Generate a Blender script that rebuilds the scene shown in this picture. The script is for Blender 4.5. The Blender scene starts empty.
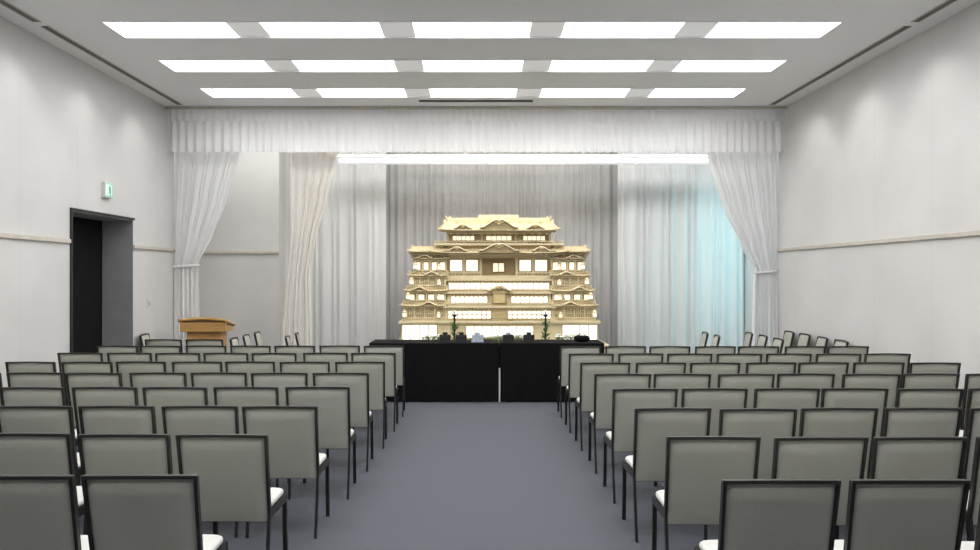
import bpy, math, random
from mathutils import Vector, Matrix
random.seed(4)
scene = bpy.context.scene
col = scene.collection
scene.view_settings.view_transform = 'Standard'
scene.view_settings.look = 'None'
scene.view_settings.exposure = 0.0

# ------------------------------------------------------------------ materials
def new_mat(name):
    m = bpy.data.materials.new(name); m.use_nodes = True
    nt = m.node_tree
    return m, nt, nt.nodes['Principled BSDF']

def noise_mat(name, c1, c2, scale=20, rough=0.7, bump=0.0, metallic=0.0, stretch=(1,1,1), detail=4, emit=None, es=0, transl=0):
    m, nt, b = new_mat(name)
    tc = nt.nodes.new('ShaderNodeTexCoord'); mp = nt.nodes.new('ShaderNodeMapping')
    mp.inputs['Scale'].default_value = stretch
    n = nt.nodes.new('ShaderNodeTexNoise'); n.inputs['Scale'].default_value = scale; n.inputs['Detail'].default_value = detail
    r = nt.nodes.new('ShaderNodeValToRGB')
    r.color_ramp.elements[0].color = (*c1, 1); r.color_ramp.elements[1].color = (*c2, 1)
    r.color_ramp.elements[0].position = .3; r.color_ramp.elements[1].position = .7
    nt.links.new(tc.outputs['Object'], mp.inputs['Vector']); nt.links.new(mp.outputs[0], n.inputs['Vector'])
    nt.links.new(n.outputs['Fac'], r.inputs[0]); nt.links.new(r.outputs[0], b.inputs['Base Color'])
    b.inputs['Roughness'].default_value = rough; b.inputs['Metallic'].default_value = metallic
    if bump:
        bp = nt.nodes.new('ShaderNodeBump'); bp.inputs['Strength'].default_value = bump; bp.inputs['Distance'].default_value = .01
        nt.links.new(n.outputs['Fac'], bp.inputs['Height']); nt.links.new(bp.outputs[0], b.inputs['Normal'])
    if emit:
        b.inputs['Emission Color'].default_value = (*emit, 1); b.inputs['Emission Strength'].default_value = es
    if transl:
        t = nt.nodes.new('ShaderNodeBsdfTranslucent'); nt.links.new(r.outputs[0], t.inputs['Color'])
        mx = nt.nodes.new('ShaderNodeMixShader'); mx.inputs[0].default_value = transl
        out = nt.nodes['Material Output']
        nt.links.new(b.outputs[0], mx.inputs[1]); nt.links.new(t.outputs[0], mx.inputs[2]); nt.links.new(mx.outputs[0], out.inputs['Surface'])
    return m

def wall_mat(name, c1, c2):
    m = noise_mat(name, c1, c2, scale=1.1, rough=.38, detail=2)
    nt = m.node_tree; b = nt.nodes['Principled BSDF']
    tc = nt.nodes.new('ShaderNodeTexCoord'); sp = nt.nodes.new('ShaderNodeSeparateXYZ')
    nt.links.new(tc.outputs['Object'], sp.inputs[0])
    d = nt.nodes.new('ShaderNodeMath'); d.operation = 'MULTIPLY'; d.inputs[1].default_value = 1/1.22
    f = nt.nodes.new('ShaderNodeMath'); f.operation = 'FRACT'
    lt = nt.nodes.new('ShaderNodeMath'); lt.operation = 'LESS_THAN'; lt.inputs[1].default_value = .008
    nt.links.new(sp.outputs['Y'], d.inputs[0]); nt.links.new(d.outputs[0], f.inputs[0]); nt.links.new(f.outputs[0], lt.inputs[0])
    mx = nt.nodes.new('ShaderNodeMixRGB'); mx.blend_type = 'MULTIPLY'; mx.inputs[2].default_value = (.9, .9, .9, 1)
    src = b.inputs['Base Color'].links[0].from_socket
    nt.links.new(lt.outputs[0], mx.inputs[0]); nt.links.new(src, mx.inputs[1]); nt.links.new(mx.outputs[0], b.inputs['Base Color'])
    return m

M_wallL = wall_mat('wall_paint_cool', (.59, .585, .58), (.65, .645, .64))
M_wallR = wall_mat('wall_paint_warm', (.61, .60, .59), (.68, .67, .66))
M_reveal_shade = noise_mat('reveal_painted_shade', (.24, .24, .25), (.28, .28, .29), 4, .6)  # grey stands in for shade on the door recess sides
M_wing = noise_mat('wing_plaster', (.58, .57, .555), (.62, .61, .595), 2, .8)
M_ceil = noise_mat('ceiling_board', (.82, .82, .82), (.88, .88, .88), 90, .9, .08)
M_trough = noise_mat('trough_enamel', (.82, .82, .83), (.86, .86, .87), 5, .5)
M_carpet = noise_mat('carpet', (.070, .076, .090), (.096, .103, .119), 160, .95, .4)
M_rail = noise_mat('rail_wood', (.50, .46, .40), (.58, .54, .48), 10, .5)
M_dark = noise_mat('dark_metal', (.012, .012, .013), (.02, .02, .022), 20, .5)
M_slot = noise_mat('vent_grey', (.10, .10, .10), (.14, .14, .14), 20, .6)
M_door = noise_mat('door_black', (.005, .005, .006), (.009, .009, .01), 6, .8)
M_white = noise_mat('curtain_white', (.87, .87, .87), (.89, .89, .89), 3, .9, 0, transl=.25)
M_cream = noise_mat('curtain_cream', (.84, .81, .75), (.87, .84, .78), 3, .9, 0, transl=.25)
M_valance = noise_mat('valance_white', (.86, .86, .86), (.88, .88, .88), 3, .9, 0, transl=.12)
M_grey = noise_mat('curtain_grey', (.47, .465, .46), (.51, .505, .50), 3, .9, 0)
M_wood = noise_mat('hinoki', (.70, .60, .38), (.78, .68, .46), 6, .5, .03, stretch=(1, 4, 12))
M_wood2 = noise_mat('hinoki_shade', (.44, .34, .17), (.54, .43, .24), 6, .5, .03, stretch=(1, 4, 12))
M_roof = noise_mat('hinoki_roof', (.54, .45, .26), (.64, .55, .35), 6, .5, .03, stretch=(12, 1, 1))
M_gold = noise_mat('gold_leaf', (.78, .62, .3), (.9, .74, .4), 30, .35, metallic=.3)
M_podium = noise_mat('lectern_wood', (.46, .25, .08), (.60, .35, .13), 5, .4, stretch=(2, 2, 14))
M_cloth = noise_mat('black_cloth', (.003, .003, .004), (.007, .007, .008), 40, .9, .1)
M_cloth.node_tree.nodes['Principled BSDF'].inputs['Specular IOR Level'].default_value = .15
M_door.node_tree.nodes['Principled BSDF'].inputs['Specular IOR Level'].default_value = .15
M_frame = noise_mat('chair_frame_dark', (.013, .012, .011), (.022, .02, .018), 30, .4)
M_back = noise_mat('chair_fabric', (.37, .375, .325), (.43, .435, .38), 220, .9, .2)
M_seat = noise_mat('chair_seat_fabric', (.54, .54, .51), (.62, .62, .59), 180, .9, .2)
M_lamp = noise_mat('fluorescent_diffuser', (.9, .9, .9), (.95, .95, .95), 3, .5, emit=(1.0, .99, .985), es=9.2)
M_gapglow = noise_mat('divider_spill_glow', (.8, .8, .8), (.84, .84, .84), 3, .5, emit=(1.0, .99, .985), es=.2)  # weak emission painted on the gap dividers as spill from the lamps
M_lamp2 = noise_mat('cove_tube', (.75, .75, .75), (.8, .8, .8), 3, .5, emit=(.97, .99, 1.0), es=.42)
M_shoji = noise_mat('lit_shoji', (.9, .85, .7), (.95, .9, .75), 6, .6, emit=(1.0, .92, .70), es=.8)
M_shojiw = noise_mat('lit_shoji_white', (.9, .9, .85), (.95, .95, .9), 6, .6, emit=(1.0, .96, .84), es=1.0)
M_exit = noise_mat('exit_white', (.7, .8, .75), (.75, .85, .8), 6, .5, emit=(.75, 1, .88), es=.25)
M_exitg = noise_mat('exit_green', (.2, .5, .36), (.2, .55, .4), 6, .5, emit=(.15, .6, .4), es=.2)
M_leaf = noise_mat('foliage', (.05, .12, .03), (.12, .22, .06), 30, .7)
M_flower = noise_mat('petals', (.8, .8, .72), (.9, .9, .82), 30, .7)
M_blue = noise_mat('glazed_blue', (.25, .32, .42), (.55, .6, .68), 30, .3)
M_plate = noise_mat('switch_plastic', (.6, .6, .59), (.66, .66, .65), 10, .4)

# ------------------------------------------------------------------ mesh builder
class MB:
    def __init__(s): s.v = []; s.f = []; s.m = []
    def box(s, x0, x1, y0, y1, z0, z1, mi=0):
        b = len(s.v)
        s.v += [(x0,y0,z0),(x1,y0,z0),(x1,y1,z0),(x0,y1,z0),(x0,y0,z1),(x1,y0,z1),(x1,y1,z1),(x0,y1,z1)]
        for q in ((0,3,2,1),(4,5,6,7),(0,1,5,4),(1,2,6,5),(2,3,7,6),(3,0,4,7)):
            s.f.append(tuple(b+i for i in q)); s.m.append(mi)
        return s
    def beam(s, p, q, w, h=None, mi=0):
        return s.tubepath([p, q], w, h or w, mi)
    def tubepath(s, pts, w, h, mi=0):
        b = len(s.v); P = [Vector(p) for p in pts]; n = len(P)
        for i, p in enumerate(P):
            d = (P[min(i+1, n-1)]-P[max(i-1, 0)]).normalized()
            up = Vector((0,0,1)) if abs(d.z) < .9 else Vector((0,1,0))
            a = d.cross(up).normalized(); c = a.cross(d).normalized()
            for (k, j) in ((-1,-1),(1,-1),(1,1),(-1,1)): s.v.append(tuple(p + a*k*w/2 + c*j*h/2))
        for i in range(n-1):
            for k in range(4):
                k2 = (k+1) % 4
                s.f.append((b+4*i+k, b+4*i+4+k, b+4*i+4+k2, b+4*i+k2)); s.m.append(mi)
        s.f.append((b, b+1, b+2, b+3)); s.m.append(mi)
        s.f.append(tuple(b+4*(n-1)+k for k in (3,2,1,0))); s.m.append(mi)
        return s
    def lathe(s, cx, cy, prof, n=16, mi=0):
        b = len(s.v)
        for r, z in prof:
            for i in range(n):
                a = 2*math.pi*i/n; s.v.append((cx+r*math.cos(a), cy+r*math.sin(a), z))
        for k in range(len(prof)-1):
            for i in range(n):
                j = (i+1) % n
                s.f.append((b+k*n+i, b+k*n+j, b+(k+1)*n+j, b+(k+1)*n+i)); s.m.append(mi)
        s.f.append(tuple(b+i for i in reversed(range(n)))); s.m.append(mi)
        s.f.append(tuple(b+(len(prof)-1)*n+i for i in range(n))); s.m.append(mi)
        return s
    def grid(s, nu, nv, fn, mi=0):
        b = len(s.v)
        for j in range(nv+1):
            for i in range(nu+1): s.v.append(tuple(fn(i/nu, j/nv)))
        for j in range(nv):
            for i in range(nu):
                a = b+j*(nu+1)+i
                s.f.append((a, a+1, a+nu+2, a+nu+1)); s.m.append(mi)
        return s
    def mesh(s, name, mats, smooth=False):
        me = bpy.data.meshes.new(name); me.from_pydata(s.v, [], s.f); me.update()
        for m in mats: me.materials.append(m)
        for p, i in zip(me.polygons, s.m): p.material_index = i; p.use_smooth = smooth
        return me
    def obj(s, name, mats, parent=None, smooth=False, bevel=0, solid=0):
        if not isinstance(mats, (list, tuple)): mats = [mats]
        o = bpy.data.objects.new(name, s.mesh(name, mats, smooth)); col.objects.link(o)
        if parent: o.parent = parent
        if solid:
            sm = o.modifiers.new('Solid', 'SOLIDIFY'); sm.thickness = solid; sm.offset = 0
        if bevel:
            bm = o.modifiers.new('Bevel', 'BEVEL'); bm.width = bevel; bm.segments = 2; bm.limit_method = 'ANGLE'
        return o

def tag(o, label, cat, group=None, kind=None):
    o['label'] = label; o['category'] = cat
    if group: o['group'] = group
    if kind: o['kind'] = kind
    return o
def empty(name, loc, label, cat, group=None, rotz=0):
    e = bpy.data.objects.new(name, None); e.empty_display_size = .2
    e.location = loc; e.rotation_euler = (0, 0, rotz); col.objects.link(e)
    tag(e, label, cat, group); return e

W = 4.8; H = 4.31; YB = 15.2; Y0 = -3.0
# ------------------------------------------------------------------ room shell
tag(MB().box(-5.3, 5.1, Y0-.2, YB+.2, -.1, 0).obj('floor', M_carpet), 'blue-grey carpeted hall floor', 'floor', kind='structure')
DY0, DY1, DZ = 9.62, 11.35, 2.47
wl = MB()
wl.box(-5.3, -W, Y0, DY0, 0, 4.6); wl.box(-5.3, -W, DY0, DY1, DZ, 4.6); wl.box(-5.3, -W, DY1, YB, 0, 4.6)
tag(wl.obj('wall_left', M_wallL), 'pale grey panelled side wall with door recess', 'wall', kind='structure')
tag(MB().box(W, W+.2, Y0, YB, 0, 4.6).obj('wall_right', M_wallR), 'off-white panelled side wall', 'wall', kind='structure')
tag(MB().box(-5.3, W+.2, YB, YB+.2, 0, 4.6).obj('wall_back', M_wing), 'wall behind the stage curtains', 'wall', kind='structure')
tag(MB().box(-5.3, W+.2, Y0-.2, Y0, 0, 4.6).obj('wall_front', M_wallR), 'plain wall at the rear of the hall', 'wall', kind='structure')
tag(MB().box(-W, -3.4, 14.0, 14.6, 0, H).obj('wall_wing', M_wing), 'pale plaster wall beside the stage', 'wall', kind='structure')
TX = 3.83; TC = -.04
rows = [(8.35, 8.93), (9.83, 10.41), (11.32, 11.9)]
extra = [(6.87, 7.45), (5.37, 5.95), (3.87, 4.45), (2.37, 2.95), (.87, 1.45)]
allr = sorted(rows+extra)
CT = .2
c = MB(); y = Y0
for a, b in allr:
    c.box(-W, W, y, a, H, H+CT)
    c.box(-W, TC-TX, a, b, H, H+CT); c.box(TC+TX, W, a, b, H, H+CT); y = b
c.box(-W, W, y, YB, H, H+CT)
tag(c.obj('ceiling', M_ceil), 'light grey ceiling with recessed lighting troughs', 'ceiling', kind='structure')
seg = 1.23; gap = (2*TX-.06-5*seg)/4
tn = 1
TD = .14
for a, b in allr:
    t = MB(); i_ = .001
    x0, x1, y0, y1 = TC-TX+i_, TC+TX-i_, a+i_, b-i_
    t.box(x0, x1, y0, y0+.018, H-.004, H+TD); t.box(x0, x1, y1-.018, y1, H-.004, H+TD)
    t.box(x0, x0+.018, y0+.018, y1-.018, H-.004, H+TD); t.box(x1-.018, x1, y0+.018, y1-.018, H-.004, H+TD)
    t.box(x0, x1, y0, y1, H+TD, H+TD+.02)
    for k in range(4):
        xa = TC-TX+.03+seg+k*(seg+gap)
        t.box(xa+.005, xa+gap-.005, y0+.018, y1-.018, H+.012, H+TD, 1)
    tag(t.obj('trim_%d' % tn, [M_trough, M_gapglow]), 'white recessed lighting trough', 'light trough', kind='structure'); tn += 1
lh = MB().box(-seg/2, seg/2, -.262, .262, .0, .03).mesh('lamp_housing', [M_trough])
def diff(u, v):
    x = -seg/2+.01 + (seg-.02)*u
    endf = min(1, min(u, 1-u)*9)**.5
    return (x, -.255+.51*v, -.002 - .05*(max(0, math.sin(math.pi*v)))**.45*endf)
ld = MB().grid(24, 14, diff).mesh('diffuser', [M_lamp], True)
for a, b in allr:
    for k in range(5):
        x = TC-TX+.03+seg/2+k*(seg+gap)
        e = empty('ceiling_light', (x, (a+b)/2, H+TD-.031), 'bright fluorescent ceiling light with white diffuser', 'ceiling light', 'recessed fluorescent ceiling lights')
        for nm, me in (('lamp_housing', lh), ('diffuser', ld)):
            o = bpy.data.objects.new(nm, me); o.parent = e; col.objects.link(o)
for sx in (-1, 1):
    for (a, b) in ((4.6, 8.35), (8.5, 12.4)):
        m = MB(); x = sx*4.52
        m.box(x-.045, x-.035, a, b, H-.010, H); m.box(x+.035, x+.045, a, b, H-.010, H); m.box(x-.035, x+.035, a, b, H-.004, H, 1)
        tag(m.obj('air_vent', [M_rail, M_slot]), 'long linear slot air diffuser in the ceiling', 'air vent', 'ceiling slot diffusers')
tag(MB().box(-.85, .85, 12.08, 12.16, H-.015, H, 0).obj('air_vent', [M_dark]), 'short dark slot vent in the ceiling', 'air vent', 'ceiling slot diffusers')
tag(MB().box(-W, W, 12.50, 12.55, H-.04, H).obj('curtain_track', M_rail), 'metal curtain track on ceiling across hall', 'curtain track')
RZ0, RZ1 = 2.075, 2.125
def rail(x0, x1, y0, y1):
    global tn
    o = MB().box(x0, x1, y0, y1, RZ0, RZ1).obj('trim_%d' % tn, M_rail, bevel=.006)
    tag(o, 'narrow wooden picture rail along wall', 'rail', kind='structure'); tn += 1
rail(-W, -W+.03, Y0, DY0-.06); rail(-W, -W+.03, DY1, 14.0); rail(W-.03, W, Y0, YB); rail(-W+.03, -3.4, 13.97, 14.0)
for nm, x0, x1, y0, y1 in (('left', -W, -W+.015, Y0, DY0-.06), ('wing', -W, -W+.015, DY1+.06, 14), ('right', W-.015, W, Y0, YB)):
    tag(MB().box(x0, x1, y0, y1, 0, .09).obj('baseboard_'+nm, M_dark), 'dark low baseboard', 'baseboard', kind='structure')
# door
d = MB()
d.box(-5.28, -5.23, DY0, DY1, 0, DZ); ym = (DY0+DY1)/2
for a, b in ((DY0+.05, ym-.01), (ym+.01, DY1-.05)): d.box(-5.235, -5.215, a, b, .05, DZ-.05)
tag(d.obj('door_1', M_door), 'plain black double door set in deep recess', 'door', kind='structure')
t = MB(); t.box(-W, -W+.02, DY0-.04, DY0, 0, DZ+.03); t.box(-W, -W+.02, DY0, DY1+.02, DZ, DZ+.03)
tag(t.obj('trim_%d' % tn, M_dark), 'thin dark door surround', 'door frame', kind='structure'); tn += 1
t = MB(); t.box(-5.215, -W+.001, DY1-.012, DY1, 0, DZ); t.box(-5.215, -W+.001, DY0, DY0+.012, 0, DZ); t.box(-5.215, -W+.001, DY0, DY1, DZ-.012, DZ)  # thin sheets over the reveals, carrying the painted shade
tag(t.obj('trim_%d' % tn, M_reveal_shade), 'door recess sides coloured grey for shade', 'door frame', kind='structure'); tn += 1
# exit sign
e = empty('exit_sign', (-W, 10.5, 2.70), 'small lit green and white running figure exit sign', 'exit sign')
e.scale = (1, .62, .78)
MB().box(0, .05, -.17, .17, 0, .26).obj('sign_housing', M_plate, e, bevel=.005)
MB().box(.05, .054, -.155, .155, .015, .245).obj('sign_panel', M_exit, e)
g = MB()
g.box(.054, .057, -.15, .15, .02, .035); g.box(.054, .057, -.15, .15, .225, .24)
g.box(.054, .057, .06, .075, .035, .225); g.box(.054, .057, .135, .15, .035, .225)
g.beam((.056, -.02, .19), (.056, -.021, .16), .03, .004)
g.beam((.056, -.02, .16), (.056, 0, .10), .035, .004)
g.beam((.056, 0, .10), (.056, -.05, .07), .02, .004); g.beam((.056, -.05, .07), (.056, -.09, .06), .016, .004)
g.beam((.056, 0, .10), (.056, .04, .075), .02, .004); g.beam((.056, .04, .075), (.056, .03, .04), .016, .004)
g.beam((.056, -.02, .155), (.056, .03, .14), .013, .004); g.beam((.056, -.02, .155), (.056, -.065, .13), .013, .004)
g.obj('pictogram', M_exitg, e)
e = empty('light_switch', (-W, 11.9, 1.22), 'small white wall switch plate beside door', 'switch')
MB().box(0, .012, -.06, .06, 0, .13).obj('plate', M_plate, e, bevel=.003)
MB().box(.012, .02, -.025, .025, .04, .09).obj('rocker', M_rail, e)

# ------------------------------------------------------------------ curtains
def drape(name, mat, xl, xr, zt, zb, y, nf, amp, label, cat='curtain', nv=24, hem=0.0, group=None, parent=None, wob=.15):
    nu = int(nf*10); ph = random.random()*6
    def fn(u, v):
        z = zt + (zb-zt)*v
        L, R = xl(z), xr(z)
        uu = u + .25/nf*math.sin(5.3*u*6.28+ph)
        a = amp*(.6+.4*min(1, v*6))
        yy = y + a*math.sin(2*math.pi*nf*uu)*(1+.25*math.sin(17*u+ph)) + a*wob*math.sin(2*math.pi*nf*uu*.5+ph)
        return (L+(R-L)*u, yy, z + hem*math.sin(2*math.pi*nf*u)*v)
    o = MB().grid(nu, nv, fn).obj(name, mat, parent, True)
    if not parent: tag(o, label, cat, group)
    return o
cst = lambda k: (lambda z: k)
def interp(pts):
    pts = sorted(pts)
    def f(z):
        if z <= pts[0][0]: return pts[0][1]
        for (a, b), (c_, d_) in zip(pts, pts[1:]):
            if z <= c_:
                t = (z-a)/(c_-a); t = t*t*(3-2*t)*.3 + t*.7
                return b+(d_-b)*t
        return pts[-1][1]
    return f
e = empty('valance', (0, 0, 0), 'white pleated valance curtain across the stage opening', 'curtain')
drape('header_band', M_valance, cst(-W+.01), cst(W-.01), H-.01, 4.10, 12.62, 90, .008, '', parent=e, nv=5)
drape('pleated_skirt', M_valance, cst(-W+.01), cst(W-.01), 4.11, 3.62, 12.63, 75, .026, '', parent=e, nv=8, hem=.005)
S = 811/12.75
def zx(y_): return 1.69+(276-y_)/S
def xx(x_): return (x_-476)/S
def tied(name, outer, inner, ztie, label, yy, tie=True, nf=12, mat=None):
    e = empty(name, (0, 0, 0), label, 'curtain')
    drape('drape', mat or M_white, outer, inner, 3.95, .03, yy, nf, .022, '', parent=e, nv=60)
    if tie:
        x0, x1 = outer(ztie), inner(ztie); xc = (x0+x1)/2; hw = abs(x1-x0)/2+.012
        def fn(u, v):
            a = 2*math.pi*u
            return (xc+hw*math.cos(a), yy+.05*math.sin(a), ztie-.02+.04*v+.015*math.cos(a))
        MB().grid(24, 2, fn).obj('tieback', mat or M_white, e, True, solid=.004)
    return e
tied('stage_curtain', interp([(0, xx(170)), (zx(300), xx(170)), (zx(262), xx(171)), (zx(225), xx(170.5)), (3.95, -W+.02)]),
     interp([(0, xx(198)), (zx(320), xx(198)), (zx(280), xx(197)), (zx(264), xx(196)), (zx(235), xx(211)), (zx(200), xx(225)), (zx(150), xx(239)), (3.95, xx(243))]),
     zx(266), 'white stage curtain tied back beside door wall', 12.86)
tied('stage_curtain', interp([(0, xx(755)), (zx(330), xx(755)), (zx(285), xx(756)), (zx(270), xx(757)), (zx(245), xx(744)), (zx(210), xx(727)), (zx(160), xx(711)), (3.95, xx(705))]),
     interp([(0, xx(781)), (zx(300), xx(781)), (zx(268), xx(780)), (zx(235), xx(781)), (3.95, W-.02)]),
     zx(272), 'white stage curtain gathered beside plain side wall', 12.86)
tied('stage_curtain', interp([(0, xx(277)), (zx(330), xx(278)), (zx(262), xx(285)), (zx(230), xx(287)), (3.95, xx(286))]),
     interp([(0, xx(310)), (zx(330), xx(309)), (zx(275), xx(307)), (zx(240), xx(313)), (zx(200), xx(324)), (zx(150), xx(336)), (3.95, xx(338))]),
     zx(262), 'narrow cream curtain hanging beside the wing wall', 12.95, tie=False, nf=8, mat=M_cream)
drape('back_curtain', M_white, cst(-3.4), cst(-1.6), H-.01, .02, 14.45, 12, .03, 'white pleated back curtain beside grey centre curtain')
drape('back_curtain', M_white, cst(2.52), cst(W-.02), H-.01, .02, 14.45, 15, .03, 'white pleated back curtain with pale cyan light')
drape('centre_curtain', M_grey, cst(-1.9), cst(2.85), H-.01, .02, 14.72, 34, .026, 'grey pleated backdrop curtain behind the altar')
# strip light
e = empty('stage_strip_light', (.82, 13.75, 3.55), 'long bright fluorescent strip light above the stage', 'strip light')
MB().box(-3.16, 3.16, -.06, .06, .15, .19).obj('lamp_housing', M_trough, e)
for k in range(5):
    xa = -3.14+k*1.258
    def tube(u, v):
        a = 2*math.pi*v
        return (xa+1.24*u, .05*math.cos(a), .09+.06*math.sin(a))
    MB().grid(2, 16, tube).obj('tube', M_lamp2, e, True)
for x in (-2.9, -1, 1, 2.9):
    MB().beam((x, 0, .19), (x, 0, H-3.55), .02).obj('hanging_rod', M_rail, e)

# ------------------------------------------------------------------ altar
AX = .38; AY = 13.35
e = empty('altar_platform', (AX, AY, 0), 'low pale wood platform carrying the funeral altar', 'platform')
MB().box(-1.66, 1.66, -.65, .6, 0, .58).obj('body', M_wood, e); MB().box(-1.7, 1.7, -.7, .6, .58, .62).obj('top', M_wood, e, bevel=.006)
alt = empty('funeral_altar', (AX, AY, .62), 'tiered pale wood funeral altar with temple roofs and lit panels', 'altar')
alt.scale = (.965, 1, 1)
class AB(MB):
    def obj(s, name, mats, parent=None, smooth=False, bevel=0, solid=0):
        s.v = [(x, y, z-.62) for x, y, z in s.v]
        return MB.obj(s, name, mats, parent, smooth, bevel, solid)
def panel(x0, x1, z0, z1, yf, mat=M_shoji, bars=2, hb=1, name='lit_panel'):
    m = AB(); m.box(x0, x1, yf, yf+.02, z0, z1, 0)
    t = .012
    for k in range(bars+2):
        x = x0+(x1-x0)*k/(bars+1); m.box(x-t/2, x+t/2, yf-.012, yf+.02, z0, z1, 1)
    for k in range(hb+2):
        z = z0+(z1-z0)*k/(hb+1); m.box(x0, x1, yf-.012, yf+.02, z-t/2, z+t/2, 1)
    return m.obj(name, [mat, M_wood2], alt)
def roof(name, xc, hw, rw, yc, hy, z0, h, up=.06, mat=None):
    def fn(u, v):
        t = 1-abs(2*v-1)
        x = (2*u-1)
        wdt = hw+(rw-hw)*t
        zz = z0 + h*(t**1.5) + up*(abs(x)**6)*(1-t)**2
        sgn = -1 if v < .5 else 1
        return (xc+x*wdt, yc+sgn*hy*(1-t), zz)
    AB().grid(20, 16, fn).obj(name, mat or M_roof, alt, True, solid=.016)
    rb = AB(); n = int(hw*2/.07)
    for k in range(n+1):
        u = k/n; pts = []
        for j in range(6):
            x_, y_, z_ = fn(u, .5*j/5); pts.append((x_, y_, z_+.011))
        rb.tubepath(pts, .012, .01)
    rb.obj('tile_ribs', M_wood, alt)
    m = AB(); n = int(hw*2/.06)
    m.box(xc-hw*.9, xc+hw*.9, yc-hy*.9, yc-hy*.3, z0-.02, z0-.008)
    for k in range(n+1):
        x = -hw*.9+2*hw*.9*k/n
        m.box(xc+x-.008, xc+x+.008, yc-hy+.01, yc-hy*.3, z0-.032, z0-.016)
    m.obj('rafters', M_wood2, alt)
    b_ = AB(); nb = max(3, int(hw*2/.16)); b_.box(xc-hw*.82, xc+hw*.82, yc-hy*.62, yc-hy*.5, z0-.05, z0-.03)
    for k in range(nb+1):
        x = -hw*.78+2*hw*.78*k/nb
        b_.box(xc+x-.03, xc+x+.03, yc-hy*.7, yc-hy*.45, z0-.045, z0-.03); b_.box(xc+x-.015, xc+x+.015, yc-hy*.66, yc-hy*.45, z0-.07, z0-.045)
    b_.obj('brackets', M_wood, alt)
    mr = AB().box(xc-rw-.02, xc+rw+.02, yc-.03, yc+.03, z0+h-.01, z0+h+.025)
    for s_ in (-1, 1):
        mr.box(xc+s_*(rw+.02)-.02, xc+s_*(rw+.02)+.02, yc-.04, yc+.04, z0+h-.01, z0+h+.05)
    mr.obj('roof_ridge', M_wood, alt)
def gable(xc, hw, z0, h, yf, dep, name='curved_gable', pendant=True):
    def prof(u):
        x = 2*u-1
        return (x*hw, z0 + h*max(0, .5+.5*math.cos(math.pi*x))**.8 + .02*abs(x)**6)
    def fn(u, v):
        x, z = prof(u); return (xc+x, yf+dep*v, z)
    AB().grid(24, 2, fn).obj(name, M_wood, alt, True, solid=.022)
    m = AB()
    def fn2(u, v):
        x, z = prof(.08+.84*u); return (xc+x, yf+.04, z0-.02+(z-z0)*v)
    m.grid(20, 1, fn2); m.obj('gable_board', M_wood2, alt)
    if pendant:
        m2 = AB(); k = min(1, hw/.3)
        m2.box(xc-.03*k, xc+.03*k, yf-.01, yf+.03, z0+h*.45, z0+h*.95); m2.box(xc-.07*k, xc+.07*k, yf-.01, yf+.03, z0+h*.6, z0+h*.75)
        m2.obj('gable_pendant', M_gold, alt)
def railing(x0, x1, yf, z0, h):
    m = AB(); m.box(x0, x1, yf-.012, yf+.012, z0+h-.015, z0+h); m.box(x0, x1, yf-.008, yf+.008, z0+h*.5, z0+h*.5+.01)
    n = max(2, int((x1-x0)/.06))
    for k in range(n+1):
        x = x0+(x1-x0)*k/n; m.box(x-.007, x+.007, yf-.008, yf+.008, z0, z0+h+(.02 if k % 3 == 0 else 0))
    return m.obj('railing', M_wood, alt)
def lantern(lx, ly, z0, k=1.0):
    lm = AB(); lm.lathe(lx, ly, [(.02*k, z0+.0), (.012*k, z0+.02*k), (.012*k, z0+.05*k), (.04*k, z0+.055*k), (.045*k, z0+.06*k)], 8)
    lm.lathe(lx, ly, [(.06*k, z0+.125*k), (.03*k, z0+.15*k), (.008*k, z0+.175*k)], 8)
    lm.lathe(lx, ly, [(.034*k, z0+.058*k), (.038*k, z0+.09*k), (.034*k, z0+.128*k)], 8, 1)
    lm.obj('lantern', [M_wood, M_shoji], alt, True)
AB().box(-1.64, 1.64, -.32, .6, .62, .93).box(-1.68, 1.68, -.36, .6, .93, .965).obj('tier', M_wood, alt)
for s_ in (-1, 1):
    a, b = sorted((s_*1.04, s_*1.62)); panel(a, b, .66, .91, -.345, M_shojiw, 3, 0)
panel(-.56, .56, .70, .89, -.345, M_shojiw, 7, 0)
tiers = [(.965, 1.20, -.22, .90), (1.20, 1.43, -.08, .88), (1.43, 1.64, .06, .88)]
for z0, z1, yf, hw in tiers:
    AB().box(-hw, hw, yf, .6, z0, z1-.03).box(-hw-.04, hw+.04, yf-.04, .6, z1-.03, z1).obj('tier', M_wood, alt)
    cm = AB()
    n = int(hw*2/.06)
    for k in range(n): cm.box(-hw+.01+k*.06, -hw+.045+k*.06, yf-.02, yf, z1-.055, z1-.03)
    cm.obj('frieze', M_wood2, alt)
panel(-.86, -.14, 1.0, 1.13, -.245, M_shojiw, 8, 1); panel(.14, .86, 1.0, 1.13, -.245, M_shojiw, 8, 1)
panel(-.82, -.2, 1.25, 1.36, -.105, M_shojiw, 7, 0); panel(.2, .82, 1.25, 1.36, -.105, M_shojiw, 7, 0)
panel(-.86, .86, 1.47, 1.58, .035, M_shojiw, 18, 0)
railing(-.9, -.18, -.24, 1.20, .05); railing(.18, .9, -.24, 1.20, .05); railing(-.88, .88, -.08, 1.43, .045)
m = AB()
for k in range(7): m.box(-.13, .13, -.34+.055*k, -.34+.055*(k+1)+.3, .965, .965+.065*(k+1))
m.obj('stairs', M_wood2, alt)
AB().box(-.12, .12, -.2, .02, 1.42, 1.44).box(-.1, .1, -.18, 0, 1.25, 1.42).obj('small_shrine', M_gold, alt)
gable(0, .2, 1.44, .09, -.22, .24)
AB().box(-1.0, 1.0, .1, .6, 1.64, 1.70).obj('gallery_floor', M_wood, alt)
railing(-1.0, -.3, .13, 1.70, .06); railing(.3, 1.0, .13, 1.70, .06)
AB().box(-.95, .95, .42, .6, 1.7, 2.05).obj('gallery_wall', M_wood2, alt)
pm = AB()
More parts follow.
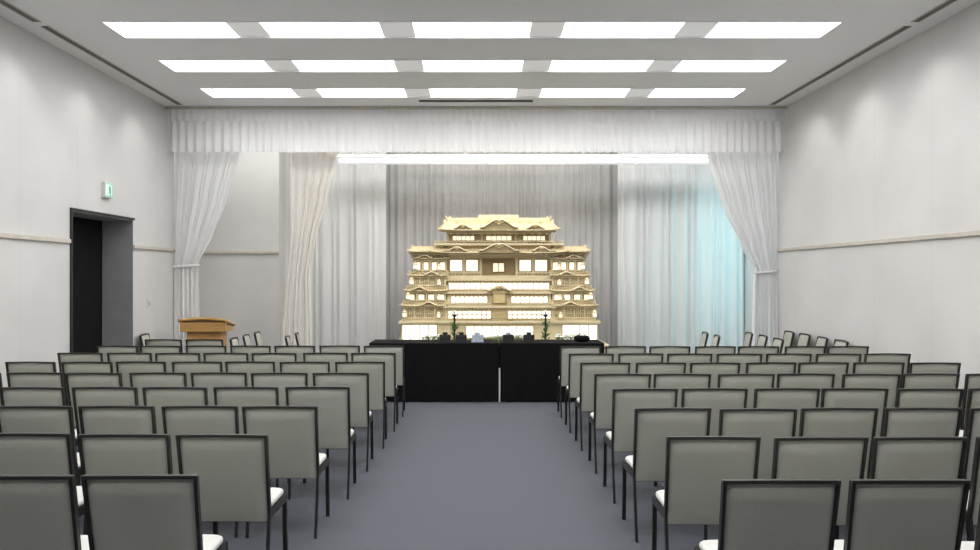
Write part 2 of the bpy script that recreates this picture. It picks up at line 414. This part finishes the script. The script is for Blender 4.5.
for x in (-.92, -.6, -.31, .31, .6, .92): pm.box(x-.022, x+.022, .2, .25, 1.7, 2.04)
pm.box(-.95, .95, .19, .25, 1.99, 2.03)
pm.obj('pillars', M_wood, alt)
for s_ in (-1, 1):
    for a, b in ((.36, .57), (.63, .85)):
        a, b = sorted((s_*a, s_*b)); panel(a, b, 1.77, 1.965, .3, M_shojiw, 0, 0)
AB().box(-.27, .27, .38, .44, 1.7, 2.0).obj('inner_sanctum', M_wood2, alt)
panel(-.1, .1, 1.76, 1.91, .36, M_shoji, 1, 0)
roof('roof', 0, 1.2, 1.02, .3, .34, 2.07, .12, .03)
gable(0, .34, 2.09, .13, -.1, .4)
for s_ in (-1, 1):
    gable(s_*.72, .17, 2.09, .08, -.04, .3)
    for k, (xo, z0, z1, yf) in enumerate([(1.62, .965, 1.2, -.2), (1.57, 1.25, 1.44, -.1), (1.52, 1.49, 1.69, .0), (1.46, 1.74, 1.97, .08)]):
        xi = .90; x = s_*(xi+xo)/2; hw = (xo-xi)/2
        zt_ = (1.25, 1.49, 1.74, 2.07)[k]
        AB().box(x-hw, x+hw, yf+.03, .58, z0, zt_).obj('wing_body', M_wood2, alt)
        mm = AB()
        for q in (-1, -.5, 0, .5, 1): mm.box(x+q*(hw-.014)-.012, x+q*(hw-.014)+.012, yf, yf+.03, z0, z1)
        mm.box(x-hw, x+hw, yf-.03, yf+.03, z0-.01, z0+.02); mm.box(x-hw, x+hw, yf-.01, yf+.03, z1-.03, z1)
        mm.obj('pillars', M_wood, alt)
        for q in (-.75, -.25, .25, .75):
            w_ = hw*.16
            if (k + int((q+1)*4)) % 2 == 0 or k == 3: panel(x+q*hw-w_, x+q*hw+w_, z0+.05, z1-.05, yf+.005, M_shoji if k % 2 else M_shojiw, 0, 0)
            else:
                lt_ = AB()
                for j in range(4): lt_.box(x+q*hw-w_+j*w_*.6, x+q*hw-w_+j*w_*.6+.01, yf+.01, yf+.03, z0+.03, z1-.04)
                lt_.box(x+q*hw-w_, x+q*hw+w_, yf+.008, yf+.03, (z0+z1)/2-.006, (z0+z1)/2+.006); lt_.obj('lattice', M_wood, alt)
        railing(x-hw*.95, x+hw*.95, yf-.035, z0+.01, .045)
        roof('roof', x, hw+.05, hw*.95, yf+.16, .20, z1+.005, .045, .02)
        gable(x+s_*hw*(.35 if k % 2 else -.2), .13, z1+.012, .055, yf-.06, .16, pendant=False)
        lantern(s_*(xo-.03), yf-.07, z0+.01, .95)
        lantern(s_*(xi+.12), yf-.07, z0+.01, .8)
roof('roof', -1.24, .33, .24, .25, .28, 2.09, .075, .03); roof('roof', 1.24, .33, .24, .25, .28, 2.09, .075, .03)
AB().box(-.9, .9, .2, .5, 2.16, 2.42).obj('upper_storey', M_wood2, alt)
um = AB()
for k in range(13):
    x = -.88+1.76*k/12; um.box(x-.012, x+.012, .18, .2, 2.235, 2.42)
um.obj('pillars', M_wood, alt)
for s_ in (-1, 1):
    a, b = sorted((s_*.42, s_*.8)); panel(a, b, 2.28, 2.36, .17, M_shoji, 4, 0)
panel(-.22, .22, 2.28, 2.36, .17, M_shoji, 4, 0)
lo = AB().box(-1.12, 1.12, .12, .5, 2.20, 2.235); lo.obj('upper_ledge', M_wood, alt); railing(-1.1, 1.1, .14, 2.235, .04)
roof('roof', 0, 1.06, .92, .3, .33, 2.44, .15, .025)
gable(0, .32, 2.47, .15, -.06, .36); gable(-.62, .16, 2.46, .08, -.02, .25); gable(.62, .16, 2.46, .08, -.02, .25)
m = AB()
for s_ in (-1, 1):
    m.beam((s_*.84, .3, 2.56), (s_*.92, .3, 2.70), .022); m.beam((s_*.92, .3, 2.56), (s_*.84, .3, 2.70), .022)
for k in range(-4, 5): m.box(k*.18-.015, k*.18+.015, .22, .38, 2.60, 2.64)
m.box(-.88, .88, .285, .315, 2.62, 2.67); m.box(-.35, .35, .28, .32, 2.66, 2.72)
m.obj('ridge_ornament', M_wood, alt)

def flowers(x, y, z, w, n, label):
    e = empty('flower_arrangement', (x, y, z), label, 'flowers', 'white altar flowers')
    lm = MB(); fm = MB()
    lm.box(-w/2, w/2, -.04, .04, 0, .05)
    for i in range(n):
        px = -w/2+w*(i+.5)/n; py = random.uniform(-.04, .04); h = random.uniform(.09, .13)
        lm.beam((px*.9, py*.5, .04), (px, py, h), .006)
        lm.beam((px, py, h*.6), (px+random.uniform(-.05, .05), py-.02, h*.6+.04), .02, .004)
        r = random.uniform(.022, .032)
        fm.lathe(px, py, [(r*.3, h), (r, h+.01), (r*.9, h+.02), (r*.3, h+.03)], 7)
    fm.box(-w/2+.01, w/2-.01, -.01, .01, .09, .115)
    lm.obj('foliage', M_leaf, e); fm.obj('blooms', M_flower, e, True)['kind'] = 'stuff'
flowers(AX-1.05, AY-.54, .62, .36, 18, 'white flowers with green leaves on the altar platform')
flowers(AX+1.05, AY-.54, .62, .36, 18, 'white flowers with green leaves on the altar platform')
flowers(AX, AY-.54, .62, .8, 30, 'low long row of white flowers on altar platform')
for sx in (-1, 1):
    e = empty('candle_stand', (AX+sx*.72, AY-.52, .62), 'tall slender black candle stand with greenery', 'candle stand', 'altar candle stands')
    MB().lathe(0, 0, [(.06, 0), (.05, .02), (.018, .04), (.016, .2), (.028, .22), (.016, .24), (.015, .42), (.045, .45), (.045, .46)], 12).obj('stand', M_dark, e, True)
    MB().lathe(0, 0, [(.012, .46), (.011, .53), (.002, .54)], 8).obj('candle', M_flower, e, True)
    lm = MB()
    for i in range(22):
        a = random.random()*6.28; h = random.uniform(.03, .3)
        lm.beam((.01*math.cos(a), .01*math.sin(a), h), (.08*math.cos(a), .07*math.sin(a), h+.06), .026, .004)
    lm.obj('foliage', M_leaf, e)

# ------------------------------------------------------------------ offering tables
def table(x0, x1, label):
    y0, y1, zt = 10.85, 11.5, .79
    xc = (x0+x1)/2; w = x1-x0
    e = empty('table', (xc, (y0+y1)/2, 0), label, 'table', 'black clothed offering tables')
    hy = (y1-y0)/2
    MB().box(-w/2+.01, w/2-.01, -hy+.01, hy-.01, zt-.03, zt-.004).obj('table_top', M_dark, e)
    per = [(-w/2, -hy), (w/2, -hy), (w/2, hy), (-w/2, hy), (-w/2, -hy)]
    tot = 2*(w+2*hy)
    def pt(u):
        s_ = u*tot
        for (a, b), (c_, d_) in zip(per, per[1:]):
            L = math.hypot(c_-a, d_-b)
            if s_ <= L+1e-6:
                t = s_/L; return a+(c_-a)*t, b+(d_-b)*t, (d_-b)/L, -(c_-a)/L
            s_ -= L
        return per[-1][0], per[-1][1], -1, 0
    def fn(u, v):
        x, y, nx, ny = pt(u); o = .010*v*math.sin(u*tot*18) if abs(ny) > .5 else -.002
        return (x+nx*o, y+ny*o, zt-(zt-.015)*v)
    m = MB(); m.grid(200, 8, fn); m.box(-w/2, w/2, -hy, hy, zt-.003, zt)
    m.obj('tablecloth', M_cloth, e, False)
    for sx in (-1, 1):
        for sy in (-1, 1):
            MB().beam((sx*(w/2-.06), sy*(hy-.08), 0), (sx*(w/2-.06), sy*(hy-.08), zt-.03), .03).obj('leg', M_plate, e)
    return e
table(-1.43, .304, 'long table covered with black cloth before altar')
table(.328, 1.72, 'shorter table covered with black cloth before altar')
e = empty('floor_post', (.316, 11.17, 0), 'thin white post standing between two black tables', 'post')
MB().box(-.009, .009, -.3, .3, .46, .74).box(-.009, .009, -.28, .28, 0, .46).obj('divider_board', M_cloth, e)
MB().box(-.010, .010, -.31, -.28, 0, .455).obj('post', M_plate, e, bevel=.002)
for i, x in enumerate((-.42, -.2, .02, .44, .72)):
    e = empty('incense_burner', (x, 11.05, .79), ('pale blue glazed incense burner' if i == 2 else 'square black lacquer incense burner') + ' on black clothed table', 'incense burner', 'incense burners on the black tables')
    MB().box(-.085, .085, -.06, .06, 0, .02).box(-.075, .075, -.05, .05, .02, .10).obj('burner_box', M_blue if i == 2 else M_dark, e, bevel=.004)
    MB().lathe(0, 0, [(.02, .1), (.032, .105), (.036, .12), (.03, .135), (.022, .13)], 12).obj('bowl', M_blue if i in (2, 3) else M_dark, e, True)
e = empty('handbag', (1.45, 11.1, .79), 'small soft black bag lying on table', 'bag')
def bag(u, v):
    a = 2*math.pi*u; p = math.pi*v; return (.11*math.cos(a)*max(0, math.sin(p))**.6*(1+.1*math.sin(3*a)), .07*math.sin(a)*max(0, math.sin(p))**.6, .045+.045*-math.cos(p))
MB().grid(20, 10, bag).obj('bag_body', M_cloth, e, True)
def hnd(u, v):
    a = math.pi*u; b = 2*math.pi*v; return ((.05+.006*math.cos(b))*math.cos(a), .006*math.sin(b), .07+(.05+.006*math.cos(b))*math.sin(a))
MB().grid(16, 6, hnd).obj('handle', M_dark, e, True)

# ------------------------------------------------------------------ lectern
e = empty('lectern', (-4.08, 12.3, 0), 'orange-brown wooden lectern with slanted top near curtain', 'lectern')
e.scale = (.86, .9, .95)
MB().box(-.36, .36, -.18, .2, 0, .08).box(-.3, .3, -.15, .17, .08, .92).obj('body', M_podium, e, bevel=.01)
m = MB()
def top(u, v):
    x = -.42+.84*u; y = -.24+.48*v
    return (x, y, .98+.10*(1-v)+.03*(1-(2*u-1)**2))
m.grid(14, 4, top); m.obj('reading_top', M_podium, e, True, solid=.04)
MB().box(-.40, .40, -.22, -.18, .9, 1.05).box(-.4, -.36, -.2, .2, .9, 1.0).box(.36, .4, -.2, .2, .9, 1.0).obj('fascia', M_podium, e, bevel=.008)
MB().box(-.25, .25, -.158, -.15, .2, .8).obj('front_panel', M_podium, e, bevel=.003)

# ------------------------------------------------------------------ chairs
HW = .24
def yb(z):
    return -.21 - .09*max(0, (z-.42))/.43 if z > .42 else -.21-.05*(.42-z)/.42
def chair_meshes():
    ms = []
    for sx in (-1, 1):
        m = MB(); x = sx*(HW-.007)
        pts = [0, .2, .42, .62, .848]
        m.tubepath([(x - sx*.012*(1-a/.85), yb(a), a) for a in pts], .015, .028)
        ms.append(('leg', m.mesh('leg', [M_frame])))
    for sx in (-1, 1):
        m = MB(); x = sx*(HW-.035)
        m.tubepath([(x, .225, 0), (x, .205, .2), (x, .20, .405)], .024, .024)
        ms.append(('leg', m.mesh('leg', [M_frame])))
    m = MB(); n = 12
    m.tubepath([(-HW+2*HW*k/n, yb(.848)-.02*math.sin(math.pi*k/n), .848+.006*math.sin(math.pi*k/n)) for k in range(n+1)], .026, .015)
    ms.append(('top_rail', m.mesh('top_rail', [M_frame])))
    m = MB()
    a = HW-.035
    def bx(x0, x1, y0, y1): m.box(x0, x1, y0, y1, .37, .415)
    bx(-a-.011, -a+.011, -.205, .21); bx(a-.011, a+.011, -.205, .21); bx(-a, a, .19, .21); bx(-a, a, -.205, -.185)
    ms.append(('seat_frame', m.mesh('seat_frame', [M_frame])))
    m = MB()
    def mk(off, flip):
        def fn(u, v):
            z = .375+(.843-.375)*v
            b = .02*math.sin(math.pi*u)
            edge = min(u, 1-u, v, 1-v)*12; e_ = min(1, edge)**.5
            return ((-HW+.013+2*(HW-.013)*(u if flip else 1-u)), yb(z)-b*v + off*e_, z)
        return fn
    m.grid(12, 12, mk(-.016, True)); m.grid(12, 12, mk(.022, False))
    ms.append(('backrest', m.mesh('backrest', [M_back], True)))
    m = MB()
    def seat(u, v):
        a = 2*math.pi*u; p = math.pi*(v-.5)
        cx = math.copysign(abs(math.cos(a))**.25, math.cos(a)); sy = math.copysign(abs(math.sin(a))**.25, math.sin(a))
        r = max(0, math.cos(p))**.25
        z = math.copysign(abs(math.sin(p))**.7, math.sin(p))
        return (cx*r*(HW-.028), .0+sy*r*.205, .434+.024*z)
    m.grid(32, 10, seat)
    ms.append(('seat', m.mesh('seat', [M_seat], True)))
    return ms
CM = chair_meshes()
def chair(x, y, rot, label, group):
    e = empty('chair', (x, y, 0), label, 'chair', group, rot)
    for nm, me in CM:
        o = bpy.data.objects.new(nm, me); o.parent = e; col.objects.link(o)
ledge = [1.165, 1.09, 1.01, .96, .92, .89, .87, .86]
sp = .53
for r_ in range(8):
    for side in (-1, 1):
        dtop = 3.31+.9*r_ + (.07 if side < 0 else 0)
        s = 811/dtop
        edge = 1.0 if side > 0 else ledge[r_]
        for k in range(7):
            xc = side*(edge+HW+k*sp)
            if abs(xc)+HW > 4.76: continue
            px = 476+xc*s
            if px+HW*s < -30 or px-HW*s > 1010: continue
            jx = random.uniform(-.010, .010); jy = random.uniform(-.02, .02); jr = random.uniform(-.025, .025)
            chair(xc+jx, dtop+.30+jy, jr, 'grey chair with dark frame and pale seat' + (' beside the aisle' if k == 0 else ' facing the altar'), 'audience chairs in rows')
for x in (-4.1, -3.57): chair(x, 10.95, random.uniform(-.02, .02), 'grey chair with dark frame and pale seat before lectern', 'audience chairs in rows')
L2 = 'grey upholstered chair turned sideways facing the aisle'
for x, y in [(4.42, 10.5), (4.42, 11.08), (4.42, 11.66), (4.42, 12.24), (3.72, 10.8), (3.72, 11.38), (3.72, 11.96), (3.08, 11.4), (3.08, 11.98),
             (-4.45, 11.65), (-2.95, 10.9), (-2.95, 11.48), (-2.95, 12.06), (-2.3, 11.2), (-2.3, 11.8)]:
    ang = math.radians(82)
    chair(x, y, math.copysign(ang, x)+random.uniform(-.03, .03), L2, 'chairs turned sideways near the stage')

# ------------------------------------------------------------------ lights
def area(loc, target, sx, sy, power, color, label):
    l = bpy.data.lights.new('unseen_stage_light', 'AREA'); l.shape = 'RECTANGLE'; l.size = sx; l.size_y = sy; l.energy = power; l.color = color
    o = bpy.data.objects.new('unseen_stage_light', l); o.location = loc
    o.rotation_euler = (Vector(target)-Vector(loc)).to_track_quat('-Z', 'Y').to_euler(); col.objects.link(o)
    tag(o, label, 'light'); return o
area((0, 13.1, 4.2), (0, 14.6, 1.2), 9.2, .25, 85, (1, .99, .97), 'added long fill light behind the valance')  # added to brighten the back curtains, no fixture modelled
area((AX, 12.95, 3.9), (AX, 13.9, 2.0), 2.6, .2, 22, (1, .94, .82), 'added warm fill light above the altar')  # added to lift the gold of the altar, no fixture modelled
area((4.6, 13.5, 1.9), (4.1, 14.45, 1.6), .15, 2.6, 11, (.36, .93, 1), 'vertical cyan stage light beside the curtain')
# added spots without fixtures, casting scallops on both side walls
for sx in (-1, 1):
    for y in (3.9, 5.4, 6.9, 8.4, 9.9, 11.4):
        l = bpy.data.lights.new('added_wall_wash', 'SPOT'); l.energy = 17; l.spot_size = math.radians(100); l.spot_blend = .7; l.shadow_soft_size = .06; l.color = (1, .98, .95)
        o = bpy.data.objects.new('added_wall_wash', l); o.location = (sx*4.25, y, H-.02)
        o.rotation_euler = (Vector((sx*4.75, y, 2.3))-Vector(o.location)).to_track_quat('-Z', 'Y').to_euler(); col.objects.link(o)
        tag(o, 'added spot light casting scallops on the side wall', 'light', 'added wall wash spots')

w = bpy.data.worlds.new('world'); scene.world = w; w.use_nodes = True
w.node_tree.nodes['Background'].inputs[0].default_value = (.8, .85, 1, 1); w.node_tree.nodes['Background'].inputs[1].default_value = .2

cam = bpy.data.cameras.new('camera'); cam.sensor_width = 36; cam.lens = 811/980*36
cam.shift_x = 14/980; cam.shift_y = 1/980
co = bpy.data.objects.new('camera', cam); co.location = (0, 0, 1.69); co.rotation_euler = (math.pi/2, 0, 0); col.objects.link(co)
scene.camera = co
